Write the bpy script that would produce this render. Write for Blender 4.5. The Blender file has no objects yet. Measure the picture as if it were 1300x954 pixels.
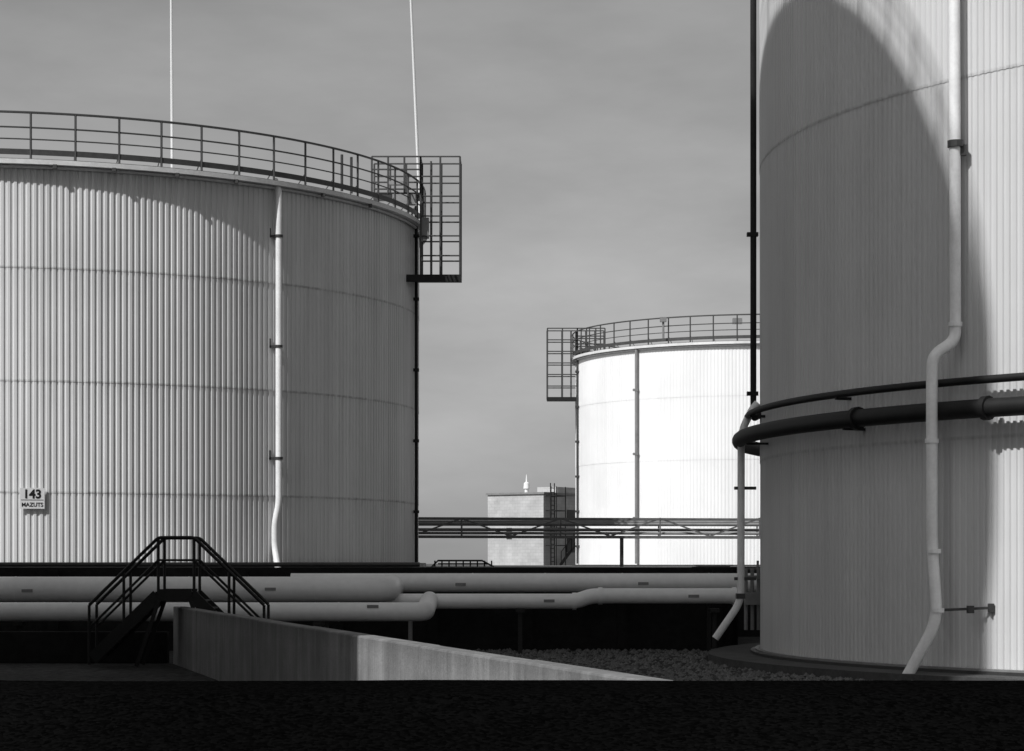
import bpy, math, random
from mathutils import Vector, Matrix
random.seed(7)
sc=bpy.context.scene
F=2800.0; HZ=716.0; CZ=2.2
def W(px,py,Y): return Vector(((px-650)/F*Y, Y, CZ+(HZ-py)/F*Y))
def onC(px,cx,cy,r):
    s=(px-650)/F
    a=1+s*s; b=-2*(s*cx+cy); c=cx*cx+cy*cy-r*r
    d=b*b-4*a*c
    if d<0: d=0
    Y=(-b-math.sqrt(d))/(2*a)
    return s*Y,Y
# ---------------- mesh builder
class MB:
    def __init__(s): s.v=[]; s.f=[]
    def box(s,c,size,rz=0,R=None):
        M=R if R is not None else Matrix.Rotation(rz,3,'Z')
        n=len(s.v); h=[x/2 for x in size]
        for dx in(-1,1):
            for dy in(-1,1):
                for dz in(-1,1):
                    s.v.append(Vector(c)+M@Vector((dx*h[0],dy*h[1],dz*h[2])))
        for q in((0,1,3,2),(4,6,7,5),(0,4,5,1),(2,3,7,6),(0,2,6,4),(1,5,7,3)): s.f.append(tuple(n+i for i in q))
    def beam(s,a,b,w,h):
        a=Vector(a);b=Vector(b);d=b-a
        q=d.to_track_quat('X','Z').to_matrix()
        s.box((a+b)/2,(d.length,w,h),R=q)
    def tube(s,pts,r,seg=8,closed=False,cap=True):
        pts=[Vector(p) for p in pts]; n=len(pts); base=len(s.v)
        rr=r if isinstance(r,(list,tuple)) else [r]*n
        up=None
        for i,p in enumerate(pts):
            if closed: t=(pts[(i+1)%n]-pts[i-1]).normalized()
            else:
                t=(pts[min(i+1,n-1)]-pts[max(i-1,0)]).normalized()
            if up is None:
                up=Vector((0,0,1)) if abs(t.z)<.9 else Vector((1,0,0))
            u=(up-t*up.dot(t)).normalized(); up=u; w=t.cross(u)
            for k in range(seg):
                a=2*math.pi*k/seg
                s.v.append(p+(u*math.cos(a)+w*math.sin(a))*rr[i])
        m=n if closed else n-1
        for i in range(m):
            j=(i+1)%n
            for k in range(seg):
                l=(k+1)%seg
                s.f.append((base+i*seg+k,base+i*seg+l,base+j*seg+l,base+j*seg+k))
        if cap and not closed:
            s.f.append(tuple(base+k for k in range(seg))[::-1])
            s.f.append(tuple(base+(n-1)*seg+k for k in range(seg)))
    def ring(s,cx,cy,z,R,r,seg=6,n=200):
        s.tube([(cx+R*math.cos(2*math.pi*i/n),cy+R*math.sin(2*math.pi*i/n),z) for i in range(n)],r,seg,closed=True)
    def band(s,cx,cy,R0,R1,z0,z1,n=220):
        b=len(s.v)
        for i in range(n):
            a=2*math.pi*i/n; c,ss=math.cos(a),math.sin(a)
            for R,z in((R0,z0),(R1,z0),(R1,z1),(R0,z1)): s.v.append(Vector((cx+R*c,cy+R*ss,z)))
        for i in range(n):
            j=(i+1)%n
            for k in range(4):
                l=(k+1)%4
                s.f.append((b+i*4+k,b+j*4+k,b+j*4+l,b+i*4+l))
    def obj(s,name,mat,parent=None,smooth=False,bevel=0):
        me=bpy.data.meshes.new(name); me.from_pydata([tuple(v) for v in s.v],[],s.f); me.update()
        if smooth:
            me.polygons.foreach_set('use_smooth',[True]*len(me.polygons))
        o=bpy.data.objects.new(name,me); sc.collection.objects.link(o)
        if mat: me.materials.append(mat)
        if parent: o.parent=parent
        if smooth:
            try:
                me.set_sharp_from_angle(angle=math.radians(40))
            except Exception: pass
        if bevel:
            m=o.modifiers.new('b','BEVEL'); m.width=bevel; m.segments=2; m.limit_method='ANGLE'
        return o
def empty(name):
    e=bpy.data.objects.new(name,None); sc.collection.objects.link(e); return e
def fillet(pts,rad,n=8):
    pts=[Vector(p) for p in pts]; out=[pts[0]]
    for i in range(1,len(pts)-1):
        a,b,c=pts[i-1],pts[i],pts[i+1]
        r=min(rad,(a-b).length*.45,(c-b).length*.45)
        p=b+(a-b).normalized()*r; q=b+(c-b).normalized()*r
        for k in range(n+1):
            t=k/n; out.append(p*(1-t)**2+b*2*t*(1-t)+q*t*t)
    out.append(pts[-1]); return out
# ---------------- materials
def nt(name):
    m=bpy.data.materials.new(name); m.use_nodes=True; t=m.node_tree
    return m,t,t.nodes['Principled BSDF']
def math_(t,op,a,b=None,c=None):
    n=t.nodes.new('ShaderNodeMath'); n.operation=op
    for i,x in enumerate((a,b,c)):
        if x is None: continue
        if isinstance(x,(int,float)): n.inputs[i].default_value=x
        else: t.links.new(x,n.inputs[i])
    return n.outputs[0]
def noise(t,vec,scale,detail=4,rough=.55):
    n=t.nodes.new('ShaderNodeTexNoise'); n.inputs['Scale'].default_value=scale; n.inputs['Detail'].default_value=detail
    n.inputs['Roughness'].default_value=rough; t.links.new(vec,n.inputs['Vector']); return n.outputs[0]
def mapping(t,vec,sc_):
    n=t.nodes.new('ShaderNodeMapping'); n.inputs['Scale'].default_value=sc_; t.links.new(vec,n.inputs['Vector']); return n.outputs[0]
def ramp(t,val,a,b,lo=0,hi=1):
    n=t.nodes.new('ShaderNodeMapRange'); t.links.new(val,n.inputs[0])
    n.inputs[1].default_value=a;n.inputs[2].default_value=b;n.inputs[3].default_value=lo;n.inputs[4].default_value=hi
    return n.outputs[0]
def gray(t,val):
    n=t.nodes.new('ShaderNodeCombineColor')
    for i in range(3): t.links.new(val,n.inputs[i])
    return n.outputs[0]
def bump(t,p,h,strength,dist=.02):
    n=t.nodes.new('ShaderNodeBump'); n.inputs['Strength'].default_value=strength; n.inputs['Distance'].default_value=dist
    t.links.new(h,n.inputs['Height']); t.links.new(n.outputs[0],p.inputs['Normal'])
def coord(t): return t.nodes.new('ShaderNodeTexCoord').outputs['Object']
def simple(name,base,var=.25,scale=3,rough=.5,bmp=0,metal=0,spec=.5):
    m,t,p=nt(name); c=coord(t)
    n=noise(t,c,scale,6,.6); n2=noise(t,c,scale*9,3)
    v=math_(t,'MULTIPLY',ramp(t,n,.25,.75,base*(1-var),base*(1+var)),ramp(t,n2,.3,.7,1-var*.4,1+var*.4))
    t.links.new(gray(t,v),p.inputs['Base Color']); p.inputs['Roughness'].default_value=rough; p.inputs['Metallic'].default_value=metal
    p.inputs['Specular IOR Level'].default_value=spec
    if bmp: bump(t,p,n2,bmp)
    return m
def tankmat(name,base,seams,streak=.12,seamdark=.45,rough=.5,cx=0,cy=0,ribs=400):
    m,t,p=nt(name); c=coord(t)
    sx=t.nodes.new('ShaderNodeSeparateXYZ'); t.links.new(c,sx.inputs[0]); z=sx.outputs[2]
    st=noise(t,mapping(t,c,(2.2,2.2,.06)),1.0,5,.65)
    fine=noise(t,mapping(t,c,(9,9,.35)),1.0,4,.7)
    big=noise(t,c,.22,4)
    v=math_(t,'MULTIPLY',ramp(t,st,.3,.7,1-streak,1+streak*.6),ramp(t,big,.3,.7,.92,1.07))
    v=math_(t,'MULTIPLY',v,ramp(t,fine,.3,.75,1+streak*.3,1-streak*.6))
    ax=math_(t,'SUBTRACT',sx.outputs[0],cx); ay=math_(t,'SUBTRACT',sx.outputs[1],cy)
    ang=math_(t,'ARCTAN2',ay,ax)
    sh=math_(t,'FLOOR',math_(t,'MULTIPLY',ang,ribs/ (2*math.pi)/5.0))
    wn=t.nodes.new('ShaderNodeTexWhiteNoise'); wn.noise_dimensions='1D'; t.links.new(sh,wn.inputs['W'])
    v=math_(t,'MULTIPLY',v,ramp(t,wn.outputs[0],0,1,.97,1.025))
    d=None
    for s_ in seams:
        a=math_(t,'ABSOLUTE',math_(t,'SUBTRACT',z,s_))
        d=a if d is None else math_(t,'MINIMUM',d,a)
    if d is not None:
        spot=noise(t,mapping(t,c,(3,3,1)),1.3,5,.7)
        line=ramp(t,d,.012,.05,1,0)
        line=math_(t,'MULTIPLY',line,ramp(t,spot,.38,.62,.15,1))
        v=math_(t,'MULTIPLY',v,math_(t,'SUBTRACT',1,math_(t,'MULTIPLY',line,seamdark)))
        dd=None
        for s_ in seams:
            a=math_(t,'SUBTRACT',s_,z)
            a=math_(t,'MULTIPLY',ramp(t,a,0,.9,1,0),math_(t,'GREATER_THAN',a,0))
            dd=a if dd is None else math_(t,'MAXIMUM',dd,a)
        dr=math_(t,'MULTIPLY',dd,ramp(t,fine,.45,.75,0,.5*seamdark))
        v=math_(t,'MULTIPLY',v,math_(t,'SUBTRACT',1,dr))
    v=math_(t,'MULTIPLY',v,base)
    t.links.new(gray(t,v),p.inputs['Base Color']); p.inputs['Roughness'].default_value=rough
    bump(t,p,noise(t,c,1.2,3),.12,.03)
    return m
M_black=simple('black_paint',.010,.3,4,.55,spec=.3)
M_dark=simple('dark_steel',.035,.35,5,.5)
M_rail=simple('railing_steel',.05,.3,5,.5)
M_white=simple('white_pipe_paint',.76,.12,1.5,.4)
M_fascia=simple('fascia_paint',.66,.15,1.2,.45)
M_clad=simple('pipe_cladding',.78,.09,.8,.42)
M_grey=simple('grey_steel',.2,.2,3,.5)
M_wire=simple('galvanised',.6,.02,.2,.4)
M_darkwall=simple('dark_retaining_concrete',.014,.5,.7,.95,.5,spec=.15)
M_pad=simple('pad_concrete',.05,.4,1.5,.9,.5)
def concmat():
    m,t,p=nt('stained_concrete'); c=coord(t)
    n=noise(t,c,.9,6,.6); st=noise(t,mapping(t,c,(2.5,2.5,.25)),1,5,.7); f=noise(t,c,22,4,.7)
    sx=t.nodes.new('ShaderNodeSeparateXYZ'); t.links.new(c,sx.inputs[0])
    v=math_(t,'MULTIPLY',ramp(t,n,.3,.7,.17,.29),ramp(t,st,.35,.7,1.1,.62))
    v=math_(t,'MULTIPLY',v,ramp(t,math_(t,'ADD',sx.outputs[2],math_(t,'MULTIPLY',st,.25)),1.12,1.36,1,.72))
    v=math_(t,'MULTIPLY',v,ramp(t,f,.3,.7,.88,1.1))
    t.links.new(gray(t,v),p.inputs['Base Color']); p.inputs['Roughness'].default_value=.9
    bump(t,p,f,.5,.02); return m
M_conc=concmat()
def gravelmat(name,lo,hi,scale=7,b=1.0,bd=.08,spec=.3):
    m,t,p=nt(name); c=coord(t)
    vo=t.nodes.new('ShaderNodeTexVoronoi'); vo.inputs['Scale'].default_value=scale; t.links.new(c,vo.inputs['Vector'])
    sp=t.nodes.new('ShaderNodeSeparateColor'); t.links.new(vo.outputs['Color'],sp.inputs[0])
    n=noise(t,c,.25,5)
    v=math_(t,'MULTIPLY',ramp(t,sp.outputs[0],0,1,lo,hi),ramp(t,n,.3,.7,.6,1.35))
    t.links.new(gray(t,v),p.inputs['Base Color']); p.inputs['Roughness'].default_value=.95
    p.inputs['Specular IOR Level'].default_value=spec
    inv=math_(t,'SUBTRACT',1,vo.outputs['Distance']); bump(t,p,inv,b,bd); return m
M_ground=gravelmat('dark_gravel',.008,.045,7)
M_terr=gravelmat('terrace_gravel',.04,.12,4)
M_emb=gravelmat('added_bank_black',.001,.004,45,.4,.01,0.0)  # near-black tone for the added bank, so the bottom strip stays dark
def brickmat():
    m,t,p=nt('white_block_brick'); c=coord(t)
    sx=t.nodes.new('ShaderNodeSeparateXYZ'); t.links.new(c,sx.inputs[0])
    cb=t.nodes.new('ShaderNodeCombineXYZ'); t.links.new(math_(t,'ADD',sx.outputs[0],sx.outputs[1]),cb.inputs[0]); t.links.new(sx.outputs[2],cb.inputs[1])
    b=t.nodes.new('ShaderNodeTexBrick'); t.links.new(cb.outputs[0],b.inputs['Vector'])
    b.inputs['Scale'].default_value=1; b.inputs['Brick Width'].default_value=.5; b.inputs['Row Height'].default_value=.25; b.inputs['Mortar Size'].default_value=.010
    b.inputs['Color1'].default_value=(.47,.47,.47,1); b.inputs['Color2'].default_value=(.42,.42,.42,1); b.inputs['Mortar'].default_value=(.34,.34,.34,1)
    mx=t.nodes.new('ShaderNodeMix'); mx.data_type='RGBA'; mx.blend_type='MULTIPLY'; mx.inputs[0].default_value=1
    t.links.new(b.outputs[0],mx.inputs[6]); t.links.new(gray(t,ramp(t,noise(t,c,.8,5),.3,.7,.8,1.12)),mx.inputs[7])
    t.links.new(mx.outputs[2],p.inputs['Base Color']); p.inputs['Roughness'].default_value=.9; return m
M_brick=brickmat()
# ---------------- tank
def shell(cx,cy,R,zs,ribs,depth):
    b=MB()
    for ci in range(len(zs)-1):
        z0,z1=zs[ci],zs[ci+1]; off=.010*ci
        base=len(b.v); n=ribs*4
        for i in range(ribs):
            for fr,dd in((.0,0),(.42,0),(.55,-depth),(.87,-depth)):
                a=2*math.pi*(i+fr)/ribs; r=R+off+dd
                b.v.append(Vector((cx+r*math.cos(a),cy+r*math.sin(a),z0-.02))); b.v.append(Vector((cx+r*math.cos(a),cy+r*math.sin(a),z1)))
        for i in range(n):
            j=(i+1)%n
            b.f.append((base+2*i,base+2*j,base+2*j+1,base+2*i+1))
    return b
def tank(cx,cy,R,zb,zt,ribs,seams,mat,posts,depth=.035,railh=1.25,rail=True,oh=.28,rimtop=.3):
    e=empty('storage_tank')
    shell(cx,cy,R,[zb]+seams+[zt],ribs,depth).obj('shell',mat,e)
    b=MB(); n=120
    b.v.append(Vector((cx,cy,zt+1.1)))
    for i in range(n):
        a=2*math.pi*i/n; b.v.append(Vector((cx+(R+oh-.03)*math.cos(a),cy+(R+oh-.03)*math.sin(a),zt+.16)))
    for i in range(n): b.f.append((0,1+i,1+(i+1)%n))
    b.obj('roof',M_fascia,e)
    b=MB(); b.band(cx,cy,R-.1,R+oh,zt,zt+.14); b.ring(cx,cy,zt-.05,R+.10,.05); b.obj('eave_fascia',M_fascia,e)
    b=MB(); b.band(cx,cy,R+.12,R+oh-.06,zb-.25,zb+.05); b.obj('foundation_ring',M_dark,e)
    if rail:
        b=MB(); rr=R+oh-.1; d=zt+rimtop
        b.band(cx,cy,rr-.012,rr+.012,d-.02,d+.15)
        for hh,rad in((railh,.038),(railh*.64,.027),(railh*.36,.022)): b.ring(cx,cy,d+hh,rr,rad)
        for i in range(posts):
            a=2*math.pi*(i+.3)/posts; x,y=cx+rr*math.cos(a),cy+rr*math.sin(a)
            b.tube([(x,y,zt+.12),(x,y,d+railh)],.036,6)
            x2,y2=cx+(rr-.45)*math.cos(a),cy+(rr-.45)*math.sin(a)
            b.tube([(x2,y2,zt+.12),(x,y,d+.25)],.018,5)
        b.obj('railing',M_rail,e)
    return e
# LEFT TANK
LX,LY,LR=-17.4,79.9,14.0
Ls=[CZ+2.15,CZ+5.5,CZ+8.9]
mL=tankmat('painted_corrugated_steel_grey',.66,Ls,.14,.42,cx=LX,cy=LY,ribs=460)
TL=tank(LX,LY,LR,CZ-.02,CZ+11.95,460,Ls,mL,68,oh=.34,depth=.03)
# MIDDLE TANK
MX,MY,MR=14.2,128.2,10.5
Ms=[CZ+2.2,CZ+5.6,CZ+9.0]
mM=tankmat('painted_corrugated_steel_white',.80,Ms,.04,.06,cx=MX,cy=MY,ribs=340)
TM=tank(MX,MY,MR,CZ-.1,CZ+11.75,340,Ms,mM,52,depth=.012)
# RIGHT TANK
RX,RY,RR=19.67,49.6,14.0
Rs=[CZ+2.35,CZ+9.1]
mR=tankmat('painted_corrugated_steel_light',.56,Rs,.07,.25,cx=RX,cy=RY,ribs=600)
TR=tank(RX,RY,RR,.17,CZ+14.6,600,Rs,mR,68,depth=.032)
b=MB(); b.band(RX,RY,10,15.2,-.05,.16); b.obj('concrete_pad',M_pad,TR)
b=MB(); b.band(RX,RY,RR+.02,RR+.12,.16,.26); b.obj('base_flange',M_grey,TR)
# Unseen TANK left of the view, height and place set for its shadow
sdx,sdy=.67,.742
CX,CY,CR=-23.95,28.4,16.0
Cs=[8.0,14.0,20.0,26.0]
mC=tankmat('painted_corrugated_steel_far',.5,Cs,.1,.3,cx=CX,cy=CY,ribs=500)
TC=tank(CX,CY,CR,.1,CZ+32.6,500,Cs,mC,70,rail=True,oh=.2)

# ---- left tank parts
def zat(py,Y): return CZ+(HZ-py)/F*Y
x,y=onC(354,LX,LY,LR+.22)
b=MB()
out=Vector((x-LX,y-LY,0)).normalized()
p0=Vector((x,y,zat(232,y)))
pts=[p0-out*.2+Vector((0,0,.1)),p0-Vector((0,0,.25)),Vector((x,y,zat(640,y))),Vector((x-.13,y,zat(665,y))),Vector((x-.13,y,zat(695,y))),Vector((x,y-.25,zat(722,y)))]
b.tube(fillet(pts,.25),.105,12); b.obj('downpipe',M_white,TL,smooth=True)
b=MB()
for py in(300,440,582):
    z=zat(py,y); b.band(x,y,.10,.13,z-.04,z+.04,16)
    b.box((x-.18,y+.02,z),(.3,.06,.07)); b.box((x-.28,y+.04,z+.1),(.06,.1,.3)); b.box((x,y+.15,z),(.06,.25,.06))
b.obj('downpipe_brackets',M_dark,TL)
x,y=onC(528.5,LX,LY,LR+.12)
b=MB(); b.tube([(x,y,zat(262,y)),(x,y,zat(716,y))],.06,8)
for py in (300,380,470,560,650): b.box((x,y,zat(py,y)),(.2,.2,.1))
b.obj('edge_pipe',M_black,TL)
b=MB()
for px in(70,145,225,300,410,470):
    xx,yy=onC(px,LX,LY,LR+.3); b.box((xx,yy,CZ+11.9),(.12,.12,.12))
b.obj('eave_lamps',M_dark,TL)
def cage(parent,x0,x1,y0,y1,zb,zt,deckx,deckz,step=.66,r=.028,side=1):
    b=MB()
    xs=[x0,(x0+x1)/2,x1]
    nn=int(round((zt-zb)/step))
    for i in range(nn+1):
        z=zt-(zt-zb)*i/nn
        b.tube([(x0,y0,z),(x1,y0,z),(x1,y1,z),(x0,y1,z)],r*.8,6,closed=True)
    for X in xs:
        for Y in(y0,y1): b.tube([(X,Y,zb),(X,Y,zt)],r,6)
    for Y in((y0*2+y1)/3,(y0+2*y1)/3): b.tube([(x1 if side>0 else x0,Y,zb),(x1 if side>0 else x0,Y,zt)],r*.8,6)
    lx=x0+.35*side if side>0 else x1-.35
    for Y in(y0+.35,y0+.8): b.tube([(lx,Y,zb),(lx,Y,zt-.1)],r,6)
    z=zb
    while z<zt-.2:
        b.tube([(lx,y0+.35,z),(lx,y0+.8,z)],r*.6,5); z+=.3
    a=x0 if side>0 else x1
    for hz in(zt,zt-.45,zt-.9):
        for Y in(y0,y1): b.tube([(a,Y,hz),(deckx,Y,hz)],r*.85,6)
    for k in range(4):
        X=a+(deckx-a)*k/3
        for Y in(y0,y1): b.tube([(X,Y,deckz),(X,Y,zt)],r,6)
    b.obj('ladder_cage',M_rail,parent)
    b=MB()
    b.box(((x0+x1)/2-.32*side,(y0+y1)/2,zb-.02),(x1-x0+.7,y1-y0+.1,.10))
    b.box(((x0+x1)/2-.32*side,y0-.05,zb-.12),(x1-x0+.7,.07,.22))
    b.box(((a+deckx)/2,(y0+y1)/2,deckz),(abs(deckx-a),y1-y0,.08))
    b.beam(((x0+x1)/2,y0,zb-.1),(a-.5*side,y0,zb-.1),.08,.2)
    b.obj('landing_platform',M_black,parent)
Yc=77.0
cage(TL,W(534,0,Yc).x,W(584,0,Yc).x,Yc,Yc+1.4,zat(350,Yc),zat(199,Yc),W(472,0,Yc).x,zat(246,Yc),r=.034)
b=MB(); b.box(W(513,254,76.6),(.8,.3,.35)); b.box(W(503,233,76.7),(.5,.25,.12)); b.box(W(540,290,77.2),(.25,.3,.7)); b.obj('instrument_boxes',M_grey,TL)
b=MB()
for px in(434,446):
    xx,yy=onC(px,LX,LY,LR+.1); b.tube([(xx,yy,CZ+12.2),(xx,yy,CZ+13.4)],.045,6)
b.obj('gate_posts',M_dark,TL)
Yc=126.5
cage(TM,W(695,0,Yc).x,W(733,0,Yc).x,Yc,Yc+1.4,zat(505,Yc),zat(417,Yc),W(768,0,Yc).x,zat(447,Yc),side=-1,r=.04)
x,y=onC(808,MX,MY,MR+.15); b=MB(); b.tube([(x,y,CZ),(x,y,CZ+11.8)],.09,8)
for h in(2.5,6,9.5): b.box((x-.05,y,CZ+h),(.3,.2,.12))
b.obj('downpipe',M_grey,TM)
x,y=onC(733,MX,MY,MR+.1); b=MB(); b.tube([(x,y,CZ),(x,y,CZ+11.8)],.06,8)
for h in(1,3,5,7,9,11): b.box((x,y,CZ+h),(.25,.2,.12))
b.obj('edge_pipe',M_dark,TM)
b=MB(); b.box(W(936,408,118.5),(.5,.4,.3)); b.tube([W(842,430,119),W(842,405,119)],.06,6); b.box(W(842,406,119),(.35,.3,.25)); b.obj('roof_fittings',M_grey,TM)
# sign
x,y=onC(41,LX,LY,LR+.08); nrm=Vector((x-LX,y-LY,0)).normalized(); ang=math.atan2(nrm.x,-nrm.y)
sg=empty('tank_number_sign')
b=MB(); b.box((x,y,zat(633,y)),(.72,.02,.62),rz=ang); b.obj('plate',simple('sign_plate',.66,.05,2,.5),sg)
def txt(s,size,py,off):
    c=bpy.data.curves.new(s,'FONT'); c.body=s; c.size=size; c.align_x='CENTER'; c.offset=off; c.extrude=.002
    o=bpy.data.objects.new('tmp',c); sc.collection.objects.link(o)
    dg=bpy.context.evaluated_depsgraph_get(); me=bpy.data.meshes.new_from_object(o.evaluated_get(dg)); bpy.data.objects.remove(o)
    q=bpy.data.objects.new('lettering',me); sc.collection.objects.link(q); me.materials.clear(); me.materials.append(M_black)
    q.location=Vector((x,y,zat(py,y)))+nrm*.016; q.rotation_euler=(math.radians(90),0,ang); q.parent=sg
txt('143',.36,632.5,.012); txt('MAZUTS',.165,643.2,.003)
b=MB(); b.box(Vector((x,y,zat(635,y)))+nrm*.012,(.66,.004,.018),rz=ang); b.obj('divider',M_black,sg)

# ---- right tank parts
def arc(r,z,a0,a1,n=60): return [Vector((RX+r*math.cos(math.radians(a0+(a1-a0)*i/n)),RY+r*math.sin(math.radians(a0+(a1-a0)*i/n)),z)) for i in range(n+1)]
pr=empty('ring_pipe')
b=MB(); b.tube(arc(14.48,CZ+2.84,150,270),.175,14)
for a in(206.5,220.2): 
    p=arc(14.48,CZ+2.84,a,a+.5,2); b.tube(p,.225,14)
b.obj('main_pipe',M_black,pr,smooth=True)
b=MB(); p=arc(14.3,CZ+3.38,172.5,270); b.tube(p,.075,10)
for a in(181,203,228,250):
    c1=arc(14.0,CZ+3.3,a,a+.1,1)[0]; c2=arc(14.36,CZ+3.3,a,a+.1,1)[0]; b.beam(c1,c2,.05,.06)
    c1=arc(13.98,CZ+2.66,a+2,a+2.1,1)[0]; c2=arc(14.5,CZ+2.66,a+2,a+2.1,1)[0]; b.beam(c1,c2,.06,.05)
b.obj('upper_pipe',M_black,pr,smooth=True)
b=MB(); p=arc(14.16,0,172.7,173,1)[0]
q=fillet([(p.x,p.y,CZ+14.5),(p.x,p.y,CZ+3.38),(p.x+.02,p.y-1.2,CZ+3.38)],.25)
b.tube(q,.072,10)
for py in(298,500): b.box((p.x-.02,p.y,zat(py,p.y)),(.26,.16,.09))
b.obj('black_riser_pipe',M_black,TR)
b=MB(); Yp=50.4
q=fillet([W(962,512,Yp),W(955,520,Yp),W(941,548,Yp),W(940.5,764,Yp),W(908,811,Yp)],.28)
b.tube(q,.085,12); b.obj('overflow_pipe',M_white,TR,smooth=True)
b=MB()
for py in (620,735): b.box(W(946,py,Yp),(.5,.08,.07))
b.box(W(940,757,Yp),(.2,.2,.12))
b.obj('overflow_brackets',M_dark,TR)
def rp(px,py,r):
    x,y=onC(px,RX,RY,r); return Vector((x,y,zat(py,y)))
b=MB(); r1=RR+.3; r2=RR+.72
q=fillet([rp(1211,-160,r1),rp(1213,405,r1),rp(1213,432,r1)*1,rp(1184,452,r2),rp(1183,480,r2),rp(1183,690,r2),rp(1190,788,r2),rp(1150,862,r2+.3)],.35)
b.tube(q,.108,14); b.obj('downpipe',M_white,TR,smooth=True)
b=MB()
for px,py,r in((1213,412,r1),(1183,560,r2),(1186,700,r2),(1190,775,r2)):
    p=rp(px,py,r); b.band(p.x,p.y,.105,.13,p.z-.04,p.z+.04,16)
b.obj('pipe_couplings',M_white,TR)
b=MB()
p=rp(1213,183,r1); b.band(p.x,p.y,.105,.15,p.z-.06,p.z+.06,16); b.beam(p,p+Vector((.2,.4,0)),.12,.2); b.box(p+Vector((.14,0,-.12)),(.12,.1,.2))
p=rp(1190,775,r2); a=rp(1258,772,RR+.05); b.beam(p,a,.05,.05); b.box(rp(1232,774,RR+.35),(.12,.12,.14)); b.box(a,(.1,.1,.16))
b.beam(p+Vector((0,0,.04)),rp(1190,768,RR),.05,.05)
b.obj('downpipe_brackets',M_dark,TR)
# ---------------- lightning rods
for (xa,ya,xb,yb,Y) in((219,270,217,-60,80),(534,285,519,-60,80.5)):
    b=MB(); A=W(xa,ya,Y); B=W(xb,yb,Y); b.tube([A,A.lerp(B,.5),B],[.06,.05,.04],8); b.box(A,(.25,.25,.1)); b.obj('lightning_rod',M_wire,None,smooth=True)
# ---------------- pipelines
def pipe(name,pts,r,mat,bands=(),fr=.6):
    e=empty(name); b=MB(); b.tube(fillet(pts,fr,14),r,28); b.obj('cladding',mat,e,smooth=True)
    b=MB()
    for (px,Y) in bands:
        X=(px-650)/F*Y
        zz=pts[0][2] if Y==pts[0][1] else pts[-1][2]
        b.tube([(X-.02,Y,zz),(X+.02,Y,zz)],r+.005,28)
    if bands: b.obj('cladding_bands',mat,e,smooth=True)
    return e
def label(par,px,py,Y,r):
    b=MB(); p=W(px,py,Y); b.box((p.x,Y-r-.006,p.z),(.26,.012,.07)); b.obj('label_plate',M_grey,par)
ZA=zat(748.5,52.2); ZB=zat(740,55)
pA=pipe('insulated_pipeline',[(-30,52.2,ZA),(W(506,0,52.2).x-.3,52.2,ZA),(W(506,0,52.2).x-.3,55.0,ZA+.02)],.30,M_clad,[(p,52.2) for p in(20,240,400)],.75)
pB=pipe('insulated_pipeline',[(-5.5,54.9,ZB),(6.3,54.9,ZB)],.235,M_clad,[(p,54.9) for p in(600,692,790,900)])
ZD=zat(777,50.2); ZE=zat(762,53.4)
pD=pipe('insulated_pipeline',[(-30,50.2,ZD),(W(545,0,50.2).x-.1,50.2,ZD),(W(545,0,50.2).x-.1,53.0,ZE)],.215,M_clad,[(p,50.2) for p in(90,330,430)],.3)
xk=W(745,0,53.4).x
pE=pipe('insulated_pipeline',[(-3.2,53.4,ZE-.03),(xk-.25,53.4,ZE-.03),(xk+.1,53.4,ZE+.10),(W(936,0,53.4).x,53.4,ZE+.10)],.185,M_clad,(),.2)
b=MB()
for px in(729,762,932): 
    X=W(px,0,53.4).x; z=ZE-.03 if px<740 else ZE+.10
    b.tube([(X-.05,53.4,z),(X+.05,53.4,z)],.21,24)
b.obj('collars',M_clad,pE,smooth=True)
label(pA,38,750,52.2,.30);label(pA,345,748,52.2,.30);label(pD,474,770,50.2,.2);label(pB,585,742,54.9,.23);label(pB,816,741,54.9,.23);label(pE,697,763,53.4,.18);label(pE,880,757,53.4,.18)
e=empty('service_pipe'); b=MB(); b.tube([(-30,56.6,zat(721.5,56.6)),(7,56.6,zat(724,56.6))],.055,8)
b.tube([(-30,57.4,zat(717,57.4)),(-2.4,57.4,zat(717,57.4))],.06,8)
for i in range(14): b.box((-28+i*2.6,56.6,CZ-.24),(.1,.1,.22))
b.obj('pipes',M_dark,e)
e=empty('pipe_trestle'); b=MB()
for X in[-27,-23,-19,-15,-11.2,-7.6,-4.4,0.2,4.9]:
    for (Y,z,r) in(((50.2,ZD,.215),(52.2,ZA,.30)) if X<-2.5 else ((53.4,ZE,.2),(54.9,ZB,.235))):
        b.box((X,Y,z-r-.05),(.22,.5,.09)); b.box((X,Y,(z-r)/2-.05),(.1,.1,z-r-.1))
b.obj('supports',M_black,e)
b=MB(); b.tube([(W(521,0,52.4).x,52.4,0),(W(521,0,52.4).x,52.4,ZD-.2)],.05,8); b.obj('stub',M_grey,e)
e=empty('valve_stand'); b=MB()
for px in(947,955,963): b.tube([W(px,722,52.3),W(px,800,52.3)],.045,8)
b.box(W(954,733,52.3),(.5,.2,.08)); b.box(W(956,760,52.3),(.4,.3,.3)); b.tube([W(962,724,52.3),W(962,712,52.3)],.03,6)
b.obj('frame',M_grey,e)
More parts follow.
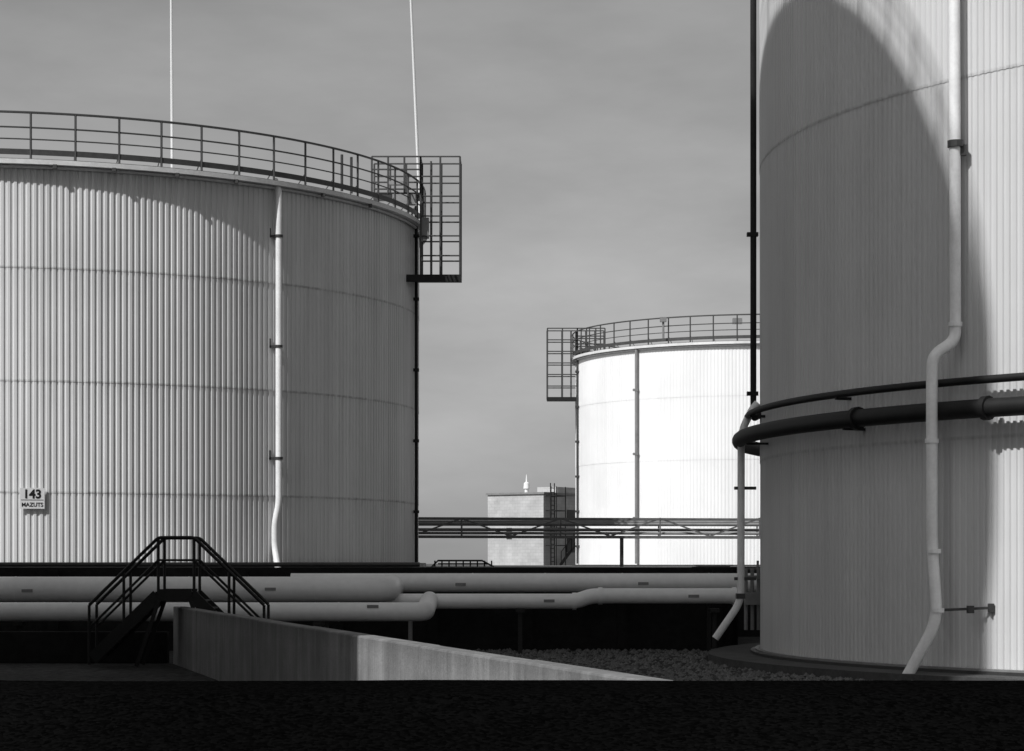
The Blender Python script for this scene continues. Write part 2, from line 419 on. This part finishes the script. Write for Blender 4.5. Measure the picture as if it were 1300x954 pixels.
# ---------------- pipe bridge
e=empty('pipe_bridge'); Y0=84.0; b=MB(); XL=-9.5; XR=17.0
zt_=zat(657.5,Y0); zb_=zat(681,Y0)
for Y in(Y0,Y0+.9):
    b.beam((XL,Y,zt_),(XR,Y,zt_-.1),.07,.09); b.beam((XL,Y,zb_),(XR,Y,zb_-.06),.07,.10)
n=14; dx=(XR-XL)/n
for i in range(n+1):
    X=XL+dx*i
    if i%2==0:
        for Y in(Y0,Y0+.9): b.beam((X,Y,zb_),(X,Y,zt_),.05,.05)
    b.beam((X,Y0,zb_),(X,Y0+.9,zb_),.05,.05)
    if i<n:
        if i%2: b.beam((X,Y0,zb_),(X+dx,Y0,zt_-.03),.05,.06)
        else: b.beam((X,Y0,zt_-.03),(X+dx,Y0,zb_),.05,.06)
b.obj('truss',simple('bridge_steel',.10,.3,4,.5),e)
b=MB()
for yy,py,r in((.3,665,.07),(.55,672,.06),(.2,676.5,.055),(.75,661.5,.05)): b.tube([(XL,Y0+yy,zat(py,Y0)),(XR,Y0+yy,zat(py+1.5,Y0))],r,8)
b.obj('pipes',M_grey,e,smooth=True)
b=MB()
for px in(790,1010):
    X=W(px,0,Y0).x
    for Y in(Y0+.05,Y0+.85): b.box((X,Y,(zb_+CZ-.2)/2),(.10,.10,zb_-CZ+.2))
b.obj('posts',M_dark,e)
# ---------------- brick building
bb=empty('brick_building'); bb.location=W(690,718,178); ht=5.75
bb.location.z=CZ-.12
bb.rotation_euler=(0,0,math.radians(-33))
def loc(b,name,mat): 
    o=b.obj(name,mat,bb); return o
b=MB(); b.box((-2.7,3.5,ht/2),(5.4,7.0,ht)); loc(b,'walls',M_brick)
b=MB(); b.box((-2.7,3.5,ht+.08),(5.65,7.25,.16)); loc(b,'roof_coping',M_grey)
b=MB(); b.box((-1.1,3.8,ht+.4),(1.9,3,.5)); loc(b,'roof_hut',M_brick)
b=MB()
for zz in(1.2,3.4): b.box((.02,4.2,zz+.5),(.06,1.2,1.3))
b.box((-3.3,-.02,2.6),(.5,.06,.9)); loc(b,'openings',M_dark)
b=MB()
for y_ in(.5,1.1): b.tube([(.35,y_,0),(.35,y_,ht+.9)],.05,6)
z=.3
while z<ht+.8: b.tube([(.35,.5,z),(.35,1.1,z)],.035,5); z+=.35
for z in(1.6,3.0,4.4,5.6):
    b.tube([(.1,.2,z),(1.1,.2,z),(1.1,1.6,z),(.1,1.6,z)],.04,5)
for (u,v) in((1.1,.2),(1.1,1.6),(.6,.2)): b.tube([(u,v,0),(u,v,ht+.6)],.045,5)
b.beam((.6,1.6,0),(.6,5.8,3.0),.1,.25)
for k in range(6): b.tube([(.7,1.6+k*.8,k*.57),(.7,1.6+k*.8,k*.57+1.1)],.04,5)
b.tube([(.7,1.6,1.1),(.7,5.6,3.95)],.04,5)
loc(b,'escape_stair',M_black)
b=MB(); b.tube([(-2.9,2,ht+.1),(-2.9,2,ht+.5),(-2.9,2,ht+.55),(-2.9,2,ht+1.0),(-2.9,2,ht+1.1),(-2.9,2,ht+1.7)],[.16,.16,.26,.22,.08,.03],10); loc(b,'roof_beacon',M_white)
e=empty('guard_rail'); b=MB(); Yg=95
for px in range(552,628,9): b.tube([W(px,722,Yg),W(px,712,Yg)],.035,5)
b.tube([W(548,720,Yg),W(556,712,Yg),W(612,712,Yg),W(627,720,Yg)],.04,6); b.tube([W(556,716,Yg),W(618,716,Yg)],.03,6)
b.obj('rails',M_black,e)
e=empty('equipment_hut'); b=MB(); b.box(W(905,722,75),(1.1,.8,.25)); b.obj('body',M_grey,e); b=MB(); b.box(W(905,718,75),(1.25,.95,.05)); b.obj('lid',M_dark,e)
# ---------------- stairs over wall
e=empty('crossover_staircase'); Ys=47.3
L0=W(122,832,Ys); L1=W(204,752,Ys); R1=W(247,752,Ys); R0=W(333,836,Ys)
b=MB()
for Y in(Ys-.42,Ys+.42):
    for a,c in((L0,L1),(L1,R1),(R1,R0)):
        a2=Vector((a.x,Y,a.z-.06)); c2=Vector((c.x,Y,c.z-.06)); b.beam(a2,c2,.05,.26)
    b.beam((L1.x+.05,Y,L1.z-.1),(L1.x-.45,Y,.02),.06,.08); b.beam((R1.x-.05,Y,R1.z-.1),(R1.x+.45,Y,.02),.06,.08)
for a,c in((L0,L1),(R0,R1)):
    for k in range(1,9):
        p=a.lerp(c,k/9); b.box((p.x,Ys,p.z-.02),(.26,.8,.035)); b.box((p.x,Ys,p.z-.11),(.02,.8,.15))
b.box(((L1.x+R1.x)/2,Ys,L1.z-.01),(R1.x-L1.x+.1,.8,.05))
b.obj('steps',M_black,e)
b=MB(); H=zat(683,Ys)-L1.z
for Y in(Ys-.42,Ys+.42):
    A=Vector((W(118,0,Ys).x,Y,zat(768,Ys)));Bt=Vector((W(205,0,Ys).x,Y,zat(683,Ys)));C=Vector((W(250,0,Ys).x,Y,zat(683,Ys)));D=Vector((W(338,0,Ys).x,Y,zat(768,Ys)))
    b.tube(fillet([A,Bt,C,D],.08,4),.036,8)
    dn=Vector((0,0,-.48))
    b.tube([A+dn,Bt+dn,C+dn,D+dn],.028,6)
    for p in(A,A.lerp(Bt,.5),Bt,C,D.lerp(C,.5),D):
        fl=p.z-H-.1
        b.tube([p,(p.x,p.y,max(fl,.02))],.032,6)
b.obj('handrails',M_black,e)
# ---------------- concrete wall
b=MB()
A=Vector((-7.45,48.5,0)); B=Vector((1.02,17.8,0)); d=(B-A).normalized(); B2=B+d*4.2
zt=CZ-.935; n=Vector((-d.y,d.x,0)); n=n if n.x>0 else -n
segs=9
for i in range(segs):
    p=A.lerp(B2,i/segs)+d*.006; q=A.lerp(B2,(i+1)/segs)-d*.006
    jz=random.uniform(-.008,.008)
    b.beam(p+n*.13+Vector((0,0,zt/2-.1+jz)),q+n*.13+Vector((0,0,zt/2-.1+jz)),.26,zt+.2)
b.obj('concrete_wall',M_conc,None,bevel=.025)
b=MB(); b.beam((-7.6,48.75,.35),(-14,49.2,.35),.25,.7); b.obj('concrete_wall',M_darkwall,None,bevel=.02)
# ---------------- ground
b=MB()
b.v=[Vector(v) for v in((-3000,-3000,0),(3000,-3000,0),(3000,3000,0),(-3000,3000,0))]; b.f=[(0,1,2,3)]
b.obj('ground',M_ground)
b=MB()
for i in range(6500):
    X=random.uniform(-4,7.5);Y=random.uniform(34,56)
    if (X-RX)**2+(Y-RY)**2<15.3**2: continue
    s=random.uniform(.025,.085); n0=len(b.v)
    for v in((1,0,0),(-1,0,0),(0,1,0),(0,-1,0),(0,0,.8),(0,0,-.3)):
        b.v.append(Vector((X+v[0]*s*random.uniform(.7,1.2),Y+v[1]*s*random.uniform(.7,1.2),.01+v[2]*s)))
    for f in((0,2,4),(2,1,4),(1,3,4),(3,0,4)): b.f.append(tuple(n0+k for k in f))
b.obj('gravel',simple('gravel_stone',.10,.6,3,.9))
tz=CZ-.12
poly=[(-900,56),(5.6,56),(5.6,66.5),(900,66.5),(900,2800),(-900,2800)]
b=MB(); n0=len(poly)
for z in(-.1,tz):
    for p in poly: b.v.append(Vector((p[0],p[1],z)))
b.f.append(tuple(range(n0,2*n0)))
b.obj('terrace',M_terr)
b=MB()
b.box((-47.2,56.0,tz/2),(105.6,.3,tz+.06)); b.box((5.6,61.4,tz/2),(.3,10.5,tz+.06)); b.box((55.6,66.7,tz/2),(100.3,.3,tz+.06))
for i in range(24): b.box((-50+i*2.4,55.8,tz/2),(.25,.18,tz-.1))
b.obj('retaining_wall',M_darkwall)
# added near-black bank, made up to keep the bottom strip of the frame dark
b=MB(); prof=[(-12,.35),(6,.5),(9.0,.9),(11.6,1.515),(12.6,1.534),(13.2,1.35),(15.2,-.05)]
nx=240
for i in range(nx+1):
    X=-60+120*i/nx
    for j,(Y,z) in enumerate(prof):
        jz=random.uniform(-.006,.004) if j in(3,4) else random.uniform(-.02,.02)
        b.v.append(Vector((X,Y,z+jz)))
m=len(prof)
for i in range(nx):
    for j in range(m-1): b.f.append((i*m+j,(i+1)*m+j,(i+1)*m+j+1,i*m+j+1))
b.obj('added_bank',M_emb,smooth=True)
# ---------------- world
w=bpy.data.worlds.new('World'); sc.world=w; w.use_nodes=True; t=w.node_tree
bg=t.nodes['Background']
sky=t.nodes.new('ShaderNodeTexSky'); sky.sky_type='NISHITA'; sky.sun_disc=False
sky.sun_elevation=math.radians(45); sky.sun_rotation=math.radians(180+42); sky.dust_density=3.0; sky.air_density=1.0; sky.ozone_density=1.0
sep=t.nodes.new('ShaderNodeSeparateColor'); t.links.new(sky.outputs[0],sep.inputs[0])
v=math_(t,'ADD',math_(t,'MULTIPLY',sep.outputs[0],.35),math_(t,'MULTIPLY',sep.outputs[1],.40))
v=math_(t,'ADD',v,math_(t,'MULTIPLY',sep.outputs[2],.25))
tc=t.nodes.new('ShaderNodeTexCoord').outputs['Generated']
sx=t.nodes.new('ShaderNodeSeparateXYZ'); t.links.new(tc,sx.inputs[0])
# thin high haze: even veil, slightly stronger towards the horizon
haze=ramp(t,sx.outputs[2],0.0,.27,2.0,.75)
v=math_(t,'ADD',math_(t,'MULTIPLY',v,.62),haze)
mp=t.nodes.new('ShaderNodeMapping'); mp.inputs['Scale'].default_value=(4,4,12); mp.inputs['Rotation'].default_value=(0,.35,0); t.links.new(tc,mp.inputs[0])
c1=noise(t,mp.outputs[0],1.6,6,.55)
v=math_(t,'MULTIPLY',v,ramp(t,c1,.3,.7,.84,1.16))
t.links.new(gray(t,v),bg.inputs[0]); bg.inputs[1].default_value=.115
# sun
L=bpy.data.lights.new('sun','SUN'); L.energy=4.2; L.angle=math.radians(.53); L.color=(1,1,1)
so=bpy.data.objects.new('sun',L); sc.collection.objects.link(so)
e45=math.radians(45); hd=Vector((sdx,sdy,0)).normalized()
dirv=Vector((hd.x*math.cos(e45),hd.y*math.cos(e45),-math.sin(e45)))
so.rotation_euler=dirv.to_track_quat('-Z','Y').to_euler(); so.location=(-20,-20,60)
# camera
cam=bpy.data.cameras.new('camera'); co=bpy.data.objects.new('camera',cam); sc.collection.objects.link(co)
co.location=(0,0,CZ); co.rotation_euler=(math.radians(90),0,0); cam.sensor_fit='HORIZONTAL'; cam.sensor_width=36; cam.lens=36*F/1300
cam.shift_y=(HZ-477)/1300; cam.clip_start=.1; cam.clip_end=6000
sc.camera=co
sc.view_settings.view_transform='Standard'; sc.view_settings.look='None'; sc.view_settings.exposure=0; sc.view_settings.gamma=1
